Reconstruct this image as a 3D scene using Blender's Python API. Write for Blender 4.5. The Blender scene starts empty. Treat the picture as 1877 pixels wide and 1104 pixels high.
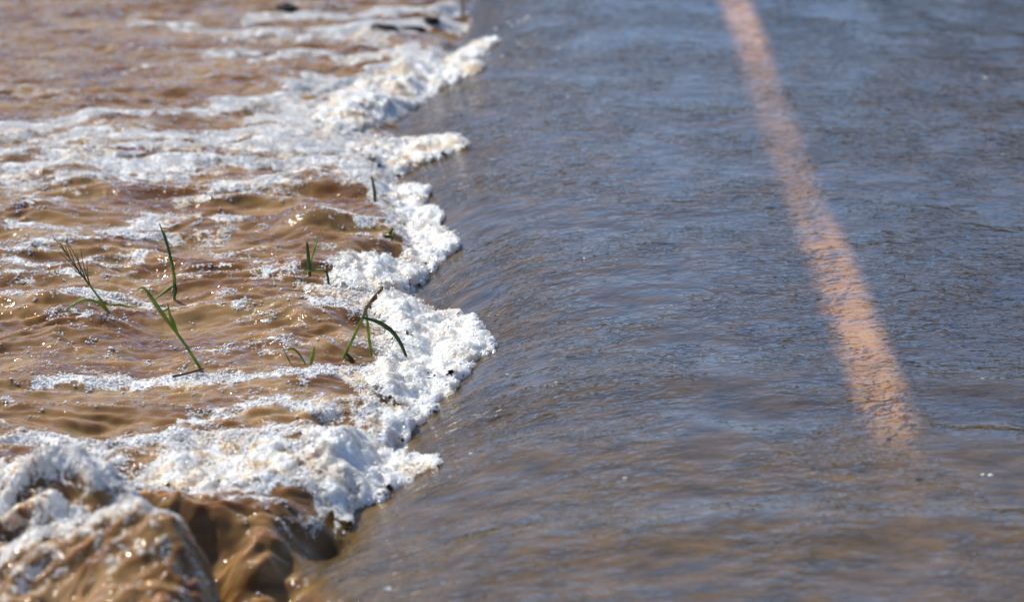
import bpy, math, random
import numpy as np
random.seed(7)
rng = np.random.default_rng(7)

# ------------------------------------------------------------------ camera, sky, sun, exposure
scene = bpy.context.scene
CAM_Z = 1.79
PITCH = math.radians(13.3)
FPX = 7000.0                      # focal length in photo pixels (photo is 1877 wide)
SUN_EL = math.radians(44)
SUN_AZ = math.radians(-43)        # from +Y (view direction) towards -X: behind the scene, to the left

cam_data = bpy.data.cameras.new('camera')
cam = bpy.data.objects.new('camera', cam_data)
scene.collection.objects.link(cam)
cam.location = (0, 0, CAM_Z)
cam.rotation_euler = (math.pi / 2 - PITCH, 0, 0)
cam_data.sensor_width = 36.0
cam_data.lens = 36.0 * FPX / 1877.0
cam_data.clip_start = 0.1
cam_data.clip_end = 2000
cam_data.dof.use_dof = True
cam_data.dof.focus_distance = 7.62
cam_data.dof.aperture_fstop = 3.9
scene.camera = cam

world = bpy.data.worlds.new('World')
scene.world = world
world.use_nodes = True
wn = world.node_tree.nodes
sky = wn.new('ShaderNodeTexSky')
sky.sky_type = 'NISHITA'
sky.sun_disc = False
sky.sun_elevation = SUN_EL
sky.sun_rotation = SUN_AZ
sky.altitude = 4000
sky.air_density = 1.0
sky.dust_density = 0.0
sky.ozone_density = 3.4
wn['Background'].inputs['Strength'].default_value = 0.15
world.node_tree.links.new(sky.outputs[0], wn['Background'].inputs['Color'])

sun_data = bpy.data.lights.new('sun', 'SUN')
sun_data.energy = 4.7
sun_data.angle = math.radians(0.53)
sun_data.color = (1.0, 0.94, 0.84)
sun = bpy.data.objects.new('sun', sun_data)
scene.collection.objects.link(sun)
# direction towards the sun
SD = (math.cos(SUN_EL) * math.sin(SUN_AZ), math.cos(SUN_EL) * math.cos(SUN_AZ), math.sin(SUN_EL))
from mathutils import Vector
sun.rotation_euler = Vector(SD).to_track_quat('Z', 'Y').to_euler()
sun.location = (-10, 20, 20)

vs = scene.view_settings
vs.view_transform = 'Standard'
vs.look = 'None'
vs.exposure = 0.13
vs.gamma = 1.0
vs.use_curve_mapping = False
scene.cycles.use_denoising = True
scene.cycles.use_adaptive_sampling = False
scene.cycles.max_bounces = 10
scene.cycles.transparent_max_bounces = 12
scene.cycles.sample_clamp_indirect = 8.0
scene.cycles.sample_clamp_direct = 40.0

# ------------------------------------------------------------------ helpers
COS, SIN = math.cos(PITCH), math.sin(PITCH)

def at(px, py, z=0.0):
    """Point of the level plane z that lies at a spot of the photograph."""
    u = (px - 938.5) / FPX
    v = (552.0 - py) / FPX
    dy = COS + v * SIN
    dz = -SIN + v * COS
    k = (z - CAM_Z) / dz
    return np.array([u * k, dy * k, z])

def up(px, py, base):
    """Point standing over/near a base point (same depth), seen at a spot of the photograph."""
    u = (px - 938.5) / FPX
    v = (552.0 - py) / FPX
    dy = COS + v * SIN
    dz = -SIN + v * COS
    k = base[1] / dy
    return np.array([u * k, base[1], CAM_Z + dz * k])

_perm = rng.permutation(1024)
_ang = rng.random(1024) * 2 * math.pi
_gx, _gy = np.cos(_ang), np.sin(_ang)

def perlin(x, y, seed=0):
    xi = np.floor(x).astype(np.int64); yi = np.floor(y).astype(np.int64)
    xf = x - xi; yf = y - yi
    u = xf * xf * xf * (xf * (xf * 6 - 15) + 10)
    v = yf * yf * yf * (yf * (yf * 6 - 15) + 10)
    def g(ix, iy, dx, dy):
        h = _perm[(_perm[(ix + seed * 131) & 1023] + iy) & 1023]
        return _gx[h] * dx + _gy[h] * dy
    a = g(xi, yi, xf, yf); b = g(xi + 1, yi, xf - 1, yf)
    c = g(xi, yi + 1, xf, yf - 1); d = g(xi + 1, yi + 1, xf - 1, yf - 1)
    return (a + u * (b - a)) * (1 - v) + (c + u * (d - c)) * v

def fbm(x, y, octs=4, seed=0, gain=0.5):
    s = 0; a = 1.0; n = 0
    for o in range(octs):
        s = s + a * perlin(x * 2 ** o + 17.3 * o, y * 2 ** o - 9.1 * o, seed + o)
        n += a; a *= gain
    return s / n * 1.6

def ridged(x, y, octs=3, seed=0, gain=0.5):
    s = 0; a = 1.0; n = 0
    for o in range(octs):
        r = 1 - np.sqrt(perlin(x * 2 ** o + 5.7 * o, y * 2 ** o + 3.1 * o, seed + o) ** 2 + 0.0025) * 1.7
        s = s + a * np.clip(r, 0, 1) ** 1.25
        n += a; a *= gain
    return s / n

def worley(x, y, seed=0):
    xi = np.floor(x).astype(np.int64); yi = np.floor(y).astype(np.int64)
    best = np.full(x.shape, 9.0)
    for i in (-1, 0, 1):
        for j in (-1, 0, 1):
            h = _perm[(_perm[(xi + i + seed * 57) & 1023] + yi + j) & 1023]
            h2 = _perm[(h + 311) & 1023]
            px = xi + i + h / 1024.0; py = yi + j + h2 / 1024.0
            best = np.minimum(best, (px - x) ** 2 + (py - y) ** 2)
    return np.sqrt(best)

def sstep(a, b, x):
    t = np.clip((x - a) / (b - a), 0, 1)
    return t * t * (3 - 2 * t)

YS = 0.25                         # how much the view squeezes depth against width

def poly_dist(x, y, pts):
    """Distance to a polyline, depth counted a quarter."""
    d = np.full(x.shape, 1e9)
    for (a, b) in zip(pts[:-1], pts[1:]):
        ax, ay, bx, by = a[0], a[1] * YS, b[0], b[1] * YS
        ex, ey = bx - ax, by - ay
        t = np.clip(((x - ax) * ex + (y * YS - ay) * ey) / (ex * ex + ey * ey + 1e-12), 0, 1)
        d = np.minimum(d, (x - ax - t * ex) ** 2 + (y * YS - ay - t * ey) ** 2)
    return np.sqrt(d)

def inside(x, y, pts):
    c = np.zeros(x.shape, bool)
    n = len(pts)
    for i in range(n):
        x0, y0 = pts[i][:2]; x1, y1 = pts[(i + 1) % n][:2]
        if abs(y1 - y0) < 1e-9: continue
        c ^= ((y0 > y) != (y1 > y)) & (x < (x1 - x0) * (y - y0) / (y1 - y0) + x0)
    return c

def mesh_np(name, co, quads, smooth=True):
    me = bpy.data.meshes.new(name)
    me.vertices.add(len(co)); me.vertices.foreach_set('co', np.ascontiguousarray(co, np.float32).ravel())
    k = quads.shape[1]
    me.loops.add(quads.size); me.loops.foreach_set('vertex_index', np.ascontiguousarray(quads, np.int32).ravel())
    me.polygons.add(len(quads))
    me.polygons.foreach_set('loop_start', np.arange(0, quads.size, k, dtype=np.int32))
    me.polygons.foreach_set('loop_total', np.full(len(quads), k, np.int32))
    me.polygons.foreach_set('use_smooth', np.full(len(quads), smooth, bool))
    me.update(calc_edges=True)
    return me

def attr(me, name, vals):
    a = me.attributes.new(name, 'FLOAT', 'POINT')
    a.data.foreach_set('value', np.ascontiguousarray(vals, np.float32).ravel())

def attr_vec(me, name, vals):
    a = me.attributes.new(name, 'FLOAT_VECTOR', 'POINT')
    a.data.foreach_set('vector', np.ascontiguousarray(vals, np.float32).ravel())

def link(name, me, mat=None, parent=None):
    o = bpy.data.objects.new(name, me)
    scene.collection.objects.link(o)
    if mat and me: me.materials.append(mat)
    if parent: o.parent = parent
    return o

def tag(o, label, cat=None, group=None, kind=None):
    o['label'] = label
    if cat: o['category'] = cat
    if group: o['group'] = group
    if kind: o['kind'] = kind
    return o

class NT:
    """Small node helper."""
    def __init__(self, name):
        self.mat = bpy.data.materials.new(name); self.mat.use_nodes = True
        self.t = self.mat.node_tree; self.t.nodes.clear()
        self.out = self.t.nodes.new('ShaderNodeOutputMaterial')
    def n(self, typ, ins=None, **kw):
        nd = self.t.nodes.new(typ)
        for k, v in kw.items(): setattr(nd, k, v)
        for k, v in (ins or {}).items(): self.set(nd.inputs[k], v)
        return nd
    def set(self, sock, v):
        if isinstance(v, bpy.types.NodeSocket): self.t.links.new(v, sock)
        else: sock.default_value = v
    def math(self, op, a, b=0.0, c=0.0, clamp=False):
        nd = self.n('ShaderNodeMath', operation=op, use_clamp=clamp)
        self.set(nd.inputs[0], a); self.set(nd.inputs[1], b)
        if op in ('MULTIPLY_ADD', 'SMOOTH_MIN', 'WRAP', 'COMPARE'): self.set(nd.inputs[2], c)
        return nd.outputs[0]
    def ramp(self, fac, a, b, lo=0.0, hi=1.0):
        nd = self.n('ShaderNodeMapRange', {0: fac, 1: a, 2: b, 3: lo, 4: hi}, interpolation_type='SMOOTHSTEP')
        return nd.outputs[0]
    def mix(self, fac, a, b):
        nd = self.n('ShaderNodeMix', data_type='RGBA')
        self.set(nd.inputs[0], fac); self.set(nd.inputs[6], a); self.set(nd.inputs[7], b)
        return nd.outputs[2]
    def shmix(self, fac, a, b):
        nd = self.n('ShaderNodeMixShader'); self.set(nd.inputs[0], fac)
        self.set(nd.inputs[1], a); self.set(nd.inputs[2], b)
        return nd.outputs[0]
    def noise(self, vec, scale, detail=3.0, rough=0.5, dist=0.0):
        return self.n('ShaderNodeTexNoise', {'Vector': vec, 'Scale': scale, 'Detail': detail, 'Roughness': rough, 'Distortion': dist}).outputs[0]
    def done(self, sh):
        self.t.links.new(sh, self.out.inputs['Surface']); return self.mat

# ------------------------------------------------------------------ materials
def mat_water():
    m = NT('flood_water')
    foam = m.n('ShaderNodeAttribute', attribute_name='foam').outputs['Fac']
    turb = m.n('ShaderNodeAttribute', attribute_name='turbulence').outputs['Fac']
    depth = m.n('ShaderNodeAttribute', attribute_name='depth').outputs['Fac']
    flow = m.n('ShaderNodeAttribute', attribute_name='flow').outputs['Vector']
    pos = m.n('ShaderNodeNewGeometry').outputs['Position']
    # ---- smooth sheet flowing over the road
    fm = m.n('ShaderNodeMapping', {'Vector': flow, 'Scale': (0.85, 1.0, 1.0)}).outputs[0]
    n1 = m.noise(fm, 30.0, 2.0, 0.45, 0.5)
    n2 = m.noise(fm, 75.0, 1.0, 0.5, 0.3)
    patch = m.noise(m.n('ShaderNodeMapping', {'Vector': flow, 'Scale': (0.8, 0.45, 1.0)}).outputs[0], 5.0, 3.0, 0.5, 0.5)
    amp = m.ramp(patch, 0.3, 0.7, 0.30, 1.45)
    h = m.math('MULTIPLY', m.math('ADD', m.math('MULTIPLY', n1, 1.0), m.math('MULTIPLY', n2, 0.28)), amp)
    bump = m.n('ShaderNodeBump', {'Height': h, 'Strength': 1.0, 'Distance': 0.0048}).outputs[0]
    fres = m.n('ShaderNodeFresnel', {'IOR': 1.333, 'Normal': bump}).outputs[0]
    fres = m.math('MULTIPLY', fres, 1.0, clamp=True)
    gloss = m.n('ShaderNodeBsdfGlossy', {'Color': (1, 1, 1, 1), 'Roughness': 0.015, 'Normal': bump}).outputs[0]
    turbid = m.noise(m.n('ShaderNodeMapping', {'Vector': flow, 'Scale': (0.7, 1.0, 1.0)}).outputs[0], 16.0, 5.0, 0.7)
    murk_c = m.mix(m.ramp(turbid, 0.2, 0.8), (0.060, 0.045, 0.016, 1), (0.21, 0.122, 0.033, 1))
    murk = m.n('ShaderNodeBsdfDiffuse', {'Color': murk_c}).outputs[0]
    clear = m.n('ShaderNodeBsdfTransparent', {'Color': (0.98, 0.88, 0.70, 1)}).outputs[0]
    k = m.math('MULTIPLY', depth, m.ramp(turbid, 0.3, 0.7, -9.5, -21.0))
    trans = m.math('EXPONENT', k, clamp=True)
    body = m.shmix(trans, murk, clear)
    smooth = m.shmix(fres, body, gloss)
    # ---- churned water below the road edge
    tm = m.n('ShaderNodeMapping', {'Vector': pos, 'Scale': (0.6, 0.9, 1.0)}).outputs[0]
    t1 = m.noise(tm, 26.0, 2.0, 0.45, 0.9)
    t2 = m.noise(tm, 70.0, 1.0, 0.5, 0.4)
    th = m.math('ADD', t1, m.math('MULTIPLY', t2, 0.36))
    tb = m.n('ShaderNodeBump', {'Height': th, 'Strength': 1.0, 'Distance': 0.0085}).outputs[0]
    cvar = m.noise(tm, 7.0, 4.0, 0.6, 0.6)
    tcol = m.mix(m.ramp(cvar, 0.3, 0.7), (0.145, 0.062, 0.014, 1), (0.36, 0.215, 0.085, 1))
    cbody = m.n('ShaderNodeBsdfPrincipled', {'Base Color': tcol, 'Roughness': 0.6, 'IOR': 1.333, 'Specular IOR Level': 0.0,
        'Subsurface Weight': 1.0, 'Subsurface Radius': (1.0, 0.42, 0.10), 'Subsurface Scale': 0.024}).outputs[0]
    cfres = m.n('ShaderNodeFresnel', {'IOR': 1.333, 'Normal': tb}).outputs[0]
    cgl = m.n('ShaderNodeBsdfGlossy', {'Color': (1, 1, 1, 1), 'Roughness': 0.05, 'Normal': tb}).outputs[0]
    churn = m.shmix(cfres, cbody, cgl)
    water = m.shmix(turb, smooth, churn)
    # ---- thin foam carried on top
    fmap = m.n('ShaderNodeMapping', {'Vector': pos, 'Scale': (0.7, 0.55, 1.0)}).outputs[0]
    f1 = m.noise(fmap, 45.0, 5.0, 0.68, 0.6)
    vor = m.n('ShaderNodeTexVoronoi', {'Vector': pos, 'Scale': 190.0, 'Randomness': 1.0}).outputs['Distance']
    fsum = m.math('ADD', foam, m.math('MULTIPLY', m.math('SUBTRACT', f1, 0.5), 2.4))
    fsum = m.math('SUBTRACT', fsum, m.math('MULTIPLY', vor, 0.35))
    fmask = m.ramp(fsum, 0.36, 0.66)
    fb = m.n('ShaderNodeBump', {'Height': m.math('ADD', m.math('MULTIPLY', vor, -0.8), m.math('MULTIPLY', f1, 2.0)), 'Strength': 0.9, 'Distance': 0.006}).outputs[0]
    fcol = m.mix(m.ramp(m.noise(pos, 9.0, 4.0, 0.65, 0.5), 0.46, 0.72), (0.96, 0.93, 0.88, 1), (0.74, 0.54, 0.29, 1))
    foam_sh = m.n('ShaderNodeBsdfPrincipled', {'Base Color': fcol, 'Roughness': 0.3, 'Normal': fb,
        'Subsurface Weight': 1.0, 'Subsurface Radius': (1.0, 0.9, 0.7), 'Subsurface Scale': 0.014}).outputs[0]
    fmask = m.math('MULTIPLY', fmask, m.ramp(foam, 0.02, 0.15), clamp=True)
    return m.done(m.shmix(fmask, water, foam_sh))

def mat_foam():
    m = NT('bubble_foam')
    pos = m.n('ShaderNodeNewGeometry').outputs['Position']
    thin = m.n('ShaderNodeAttribute', attribute_name='thin').outputs['Fac']
    v1 = m.n('ShaderNodeTexVoronoi', {'Vector': pos, 'Scale': 120.0}).outputs['Distance']
    v2 = m.n('ShaderNodeTexVoronoi', {'Vector': pos, 'Scale': 300.0}).outputs['Distance']
    n1 = m.noise(pos, 30.0, 4.0, 0.6)
    n2 = m.noise(pos, 11.0, 4.0, 0.6, 0.5)
    h = m.math('ADD', m.math('MULTIPLY', v1, -1.2), m.math('MULTIPLY', v2, -0.45))
    h = m.math('ADD', h, m.math('MULTIPLY', n1, 1.0))
    b = m.n('ShaderNodeBump', {'Height': h, 'Strength': 0.9, 'Distance': 0.0036}).outputs[0]
    beige = m.math('MULTIPLY', m.ramp(n2, 0.44, 0.70), m.math('ADD', 0.35, thin), clamp=True)
    col = m.mix(beige, (0.95, 0.93, 0.88, 1), (0.74, 0.53, 0.27, 1))
    p = m.n('ShaderNodeBsdfPrincipled', {'Base Color': col, 'Roughness': 0.15, 'Normal': b, 'IOR': 1.4,
        'Subsurface Weight': 1.0, 'Subsurface Radius': (1.0, 0.84, 0.58), 'Subsurface Scale': 0.017}).outputs[0]
    lace = m.n('ShaderNodeAttribute', attribute_name='lace').outputs['Fac']
    hn = m.noise(m.n('ShaderNodeMapping', {'Vector': pos, 'Scale': (1.0, 0.6, 0.6)}).outputs[0], 62.0, 4.0, 0.65, 0.5)
    hole = m.ramp(m.math('SUBTRACT', m.math('ADD', hn, m.math('MULTIPLY', v1, 0.15)), m.math('MULTIPLY', lace, 0.42)), 0.22, 0.30)
    tr = m.n('ShaderNodeBsdfTransparent').outputs[0]
    return m.done(m.shmix(hole, tr, p))

def mat_bubble():
    m = NT('wet_bubbles')
    p = m.n('ShaderNodeBsdfPrincipled', {'Base Color': (0.97, 0.95, 0.91, 1), 'Roughness': 0.12, 'IOR': 1.5,
        'Subsurface Weight': 0.4, 'Subsurface Radius': (1.0, 0.92, 0.78), 'Subsurface Scale': 0.003}).outputs[0]
    return m.done(p)

def mat_droplet():
    m = NT('water_drop')
    p = m.n('ShaderNodeBsdfPrincipled', {'Base Color': (0.9, 0.9, 0.88, 1), 'Roughness': 0.08, 'IOR': 1.33, 'Transmission Weight': 0.3}).outputs[0]
    return m.done(p)

def mat_asphalt():
    m = NT('wet_asphalt')
    pos = m.n('ShaderNodeNewGeometry').outputs['Position']
    n = m.noise(pos, 220.0, 3.0, 0.7)
    n2 = m.noise(pos, 4.0, 4.0, 0.6)
    c = m.mix(m.math('ADD', m.math('MULTIPLY', n, 0.6), m.math('MULTIPLY', n2, 0.4)), (0.025, 0.023, 0.022, 1), (0.085, 0.078, 0.07, 1))
    b = m.n('ShaderNodeBump', {'Height': n, 'Strength': 0.6, 'Distance': 0.004}).outputs[0]
    return m.done(m.n('ShaderNodeBsdfPrincipled', {'Base Color': c, 'Roughness': 0.7, 'Normal': b}).outputs[0])

def mat_paint():
    m = NT('worn_road_paint')
    pos = m.n('ShaderNodeNewGeometry').outputs['Position']
    n = m.noise(pos, 25.0, 5.0, 0.65)
    n2 = m.noise(pos, 3.0, 3.0, 0.5)
    c = m.mix(m.ramp(n, 0.35, 0.7), (0.97, 0.58, 0.25, 1), (0.98, 0.74, 0.47, 1))
    c = m.mix(m.math('MULTIPLY', m.ramp(n2, 0.5, 0.8), 0.3), c, (0.42, 0.30, 0.17, 1))
    e = m.n('ShaderNodeAttribute', attribute_name='edge').outputs['Fac']
    wear = m.noise(m.n('ShaderNodeMapping', {'Vector': pos, 'Scale': (0.6, 1.0, 1.0)}).outputs[0], 60.0, 4.0, 0.7)
    keep = m.ramp(m.math('ADD', e, m.math('MULTIPLY', m.math('SUBTRACT', wear, 0.5), 1.0)), 0.02, 0.72)
    c = m.mix(keep, (0.06, 0.055, 0.05, 1), c)
    return m.done(m.n('ShaderNodeBsdfPrincipled', {'Base Color': c, 'Roughness': 0.6}).outputs[0])

def mat_mud():
    m = NT('muddy_ground')
    pos = m.n('ShaderNodeNewGeometry').outputs['Position']
    n = m.noise(pos, 6.0, 5.0, 0.6)
    c = m.mix(n, (0.09, 0.05, 0.025, 1), (0.2, 0.12, 0.06, 1))
    return m.done(m.n('ShaderNodeBsdfPrincipled', {'Base Color': c, 'Roughness': 0.9}).outputs[0])

def mat_leaf(name, c1, c2, rough=0.38, trans=0.35):
    m = NT(name)
    pos = m.n('ShaderNodeNewGeometry').outputs['Position']
    n = m.noise(pos, 40.0, 3.0, 0.6)
    c = m.mix(m.ramp(n, 0.3, 0.7), c1, c2)
    b = m.n('ShaderNodeBump', {'Height': m.noise(pos, 400.0, 2.0), 'Strength': 0.3, 'Distance': 0.001}).outputs[0]
    p = m.n('ShaderNodeBsdfPrincipled', {'Base Color': c, 'Roughness': rough, 'Normal': b}).outputs[0]
    t = m.n('ShaderNodeBsdfTranslucent', {'Color': c}).outputs[0]
    return m.done(m.shmix(trans, p, t))

def mat_shade_lump():  # near-black colour that stands in for shaded gaps between the far waves
    m = NT('dark_shade_lump')
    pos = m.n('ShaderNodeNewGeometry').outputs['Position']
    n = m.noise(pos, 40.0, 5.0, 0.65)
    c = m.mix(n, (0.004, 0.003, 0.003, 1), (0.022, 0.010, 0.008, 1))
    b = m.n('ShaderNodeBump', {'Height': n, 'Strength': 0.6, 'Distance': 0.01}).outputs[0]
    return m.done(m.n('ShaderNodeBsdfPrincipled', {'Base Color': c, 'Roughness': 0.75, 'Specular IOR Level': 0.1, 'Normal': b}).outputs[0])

M_WATER, M_FOAM, M_BUB, M_DROP = mat_water(), mat_foam(), mat_bubble(), mat_droplet()
M_ASPH, M_PAINT, M_MUD, M_SHADE_LUMP = mat_asphalt(), mat_paint(), mat_mud(), mat_shade_lump()
M_GRASS = mat_leaf('green_grass', (0.15, 0.25, 0.014, 1), (0.34, 0.44, 0.06, 1))
M_GRASS_D = mat_leaf('dark_grass', (0.03, 0.07, 0.010, 1), (0.06, 0.125, 0.02, 1), trans=0.2)
M_GRASS_Y = mat_leaf('yellowing_grass', (0.22, 0.26, 0.05, 1), (0.36, 0.36, 0.12, 1))
M_SEED = mat_leaf('seed_head', (0.10, 0.055, 0.025, 1), (0.24, 0.15, 0.07, 1), rough=0.8, trans=0.1)
M_TWIG = mat_leaf('dead_twig', (0.025, 0.014, 0.009, 1), (0.07, 0.04, 0.025, 1), rough=0.6, trans=0.0)
M_WOOD = mat_leaf('tree_foliage', (0.03, 0.05, 0.015, 1), (0.07, 0.10, 0.03, 1), rough=0.6, trans=0.25)

# ------------------------------------------------------------------ the shape of the water
# the edge where the smooth sheet drops into the churn (seen in the photo), smoothed
FRONT = [(860, 20), (800, 120), (740, 200), (735, 300), (780, 430), (820, 590), (770, 720), (690, 840), (570, 950), (480, 1030), (430, 1104)]
_f = np.array([at(a, b) for a, b in FRONT])
_o = np.argsort(_f[:, 1]); FY, FX = _f[_o, 1], _f[_o, 0]

def front_x(y):
    return np.interp(y, FY, FX) 

# standing ridges running across the flow on the smooth sheet: (photo polyline, height)
RIDGES = [([(780, 835), (860, 815), (1000, 808), (1300, 806), (1600, 812), (1877, 822)], 0.008, 56),
          ([(800, 735), (900, 705), (1100, 690), (1400, 690), (1700, 700), (1877, 705)], 0.007, 44),
          ([(1380, 215), (1600, 205), (1877, 200)], 0.004, 20),
          ([(1100, 205), (1300, 205), (1480, 215)], 0.004, 20),
          ([(950, 470), (1200, 450), (1500, 440)], 0.003, 22),
          ([(860, 985), (1100, 960), (1500, 955), (1877, 960)], 0.010, 44),
          ([(1480, 68), (1877, 66)], 0.003, 16)]

# mounds and hollows of the churn: (x, y, half length px, half depth px, height m, tilt)
MOUNDS = [(95, 905, 120, 26, 0.050), (100, 985, 120, 22, 0.050), (60, 1075, 170, 26, 0.045), (260, 1085, 120, 22, 0.045), (450, 950, 110, 16, 0.018),
          (370, 912, 150, 24, 0.036), (470, 880, 90, 18, 0.016), (590, 392, 115, 16, 0.042), (665, 425, 70, 13, 0.032), (645, 480, 80, 13, 0.024),
          (540, 320, 120, 14, 0.014), (130, 300, 90, 14, 0.016), (370, 385, 70, 13, 0.018), (80, 365, 60, 12, 0.014),
          (570, 135, 80, 10, 0.020), (560, 760, 90, 13, 0.022), (590, 710, 90, 14, 0.010), (600, 560, 90, 16, 0.012), (610, 610, 90, 14, 0.010),
          (430, 405, 35, 8, 0.010), (150, 470, 60, 12, 0.012), (190, 490, 50, 10, 0.008), (60, 430, 60, 10, 0.010),
          (330, 145, 80, 8, 0.012), (130, 155, 60, 8, 0.010), (770, 262, 90, 12, 0.012), (830, 70, 90, 12, 0.018),
          (480, 740, 60, 12, 0.014), (220, 750, 70, 12, 0.010), (120, 745, 50, 10, 0.008), (560, 490, 70, 13, 0.012), (500, 800, 80, 12, 0.012)]
HOLLOWS = [(430, 1040, 80, 22, 0.025), (560, 940, 70, 18, 0.030), (620, 745, 40, 14, 0.022), (640, 505, 45, 9, 0.03),
           (560, 515, 30, 8, 0.018), (700, 430, 40, 9, 0.02), (610, 915, 50, 10, 0.03)]

def px2m(py):
    """Metres per photo pixel at the depth seen at height py of the photo."""
    p = at(938, py); return math.hypot(p[1], CAM_Z) / FPX

def bump_field(x, y, items, sharp=True):
    z = np.zeros(x.shape)
    for it in items:
        px, py, lx, ly, h = it[:5]
        c = at(px, py); m = px2m(py)
        a = lx * m; b = ly * m / 0.24
        wx = x + 0.03 * perlin(x * 9 + px, y * 7, 3) ; wy = y + 0.07 * perlin(x * 8, y * 6 + py, 4)
        r2 = ((wx - c[0]) / a) ** 2 + ((wy - c[1]) / b) ** 2
        z += h * np.exp(-r2 * 1.3)
    return z

def level(x, y):
    """Mean level: the sheet thins and drops towards the edge, then the churn stands a little higher."""
    d = x - front_x(y)
    near = sstep(7.2, 5.6, y)
    drop = 0.066 + 0.025 * near
    s = -drop * np.exp(-np.clip(d + 0.02, 0, None) / (0.17 + 0.12 * near))
    left = -0.030 + 0.015 * near
    t = sstep(0.03, -0.10, d)
    return s * (1 - t) + left * t

STEP = [(190, 905), (225, 930), (262, 962), (310, 1010), (352, 1048), (415, 1090), (450, 1125)]
_s = np.array([at(a, b) for a, b in STEP]); _o = np.argsort(_s[:, 1]); SY, SX = _s[_o, 1], _s[_o, 0]

def step_wave(x, y):
    """The near wave ends in a steep drop that faces right."""
    sx = np.interp(y, SY, SX) + 0.05 * fbm(x * 8, y * 9, 3, 411)
    d = x - sx
    A = sstep(SY[-1] + 0.02, SY[-1] - 0.22, y)
    up_ = 0.080 * sstep(0.012, -0.040, d) * sstep(-0.42, -0.10, d)
    dn = -0.150 * sstep(-0.025, 0.035, d) * sstep(0.27, 0.07, d)
    return A * (up_ + dn)

def turbulence(x, y):
    d = x - front_x(y) + 0.05 * perlin(x * 6, y * 4, 11) 
    return sstep(0.015, -0.05, d)

def calm(x, y):
    """Far left the flow settles again."""
    p = at(150, 60)
    return 1 - 0.55 * np.exp(-(((x - p[0]) / 0.55) ** 2 + ((y - p[1]) / 1.8) ** 2)) - 0.45 * np.exp(-(((x + 0.65) / 0.35) ** 2 + ((y - 7.1) / 0.45) ** 2))

def water_z(x, y):
    z = level(x, y)
    T = turbulence(x, y)
    C = calm(x, y)
    wx = x + 0.035 * fbm(x * 5, y * 3, 2, 21); wy = y + 0.06 * fbm(x * 5, y * 3, 2, 31)
    big = fbm(wx * 3.2, wy * 2.4, 2, 41) * 0.032
    r1 = (ridged(wx * 2.3, wy * 4.4, 2, 51) - 0.6) * 0.050
    r2 = (ridged(wx * 6.5, wy * 12, 2, 61) - 0.6) * 0.026 * np.clip(0.75 + 1.3 * fbm(x * 3, y * 2.2, 2, 401), 0.15, 1.7)
    r3 = fbm(wx * 24, wy * 32, 2, 71) * 0.0056
    nearw = sstep(6.6, 5.9, y)
    churn = (big + r1 * (1 - 0.45 * nearw)) * C + r2 * (0.4 + 0.6 * C) * (1 + 0.25 * nearw) + r3 * (1 + 0.8 * nearw)
    churn += bump_field(x, y, MOUNDS)
    churn *= (0.8 + 0.5 * sstep(6.8, 5.8, y))
    z = z + T * churn
    z = z + step_wave(x, y)
    z = z - bump_field(x, y, HOLLOWS) * sstep(0.14, -0.02, x - front_x(y))
    # smooth sheet
    S = 1 - T
    sm = fbm(x * 2.2, y * 1.6, 3, 81) * 0.006 + fbm(x * 7, y * 7, 2, 91) * 0.0022
    for pts, h, w in RIDGES:
        wp = [at(a, b) for a, b in pts]
        yw = y + 0.10 * fbm(x * 3.5, y * 1.5, 3, 421)
        d = poly_dist(x, yw, wp); m = px2m(np.mean([b for a, b in pts]))
        # steeper on the side that faces the camera
        yl = np.interp(x, [p[0] for p in wp], [p[1] for p in wp])
        side = np.where(yw < yl, 1.0, 1.6)
        sm = sm + h * np.exp(-(d * side / (w * m)) ** 2)
    return z + S * sm

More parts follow.
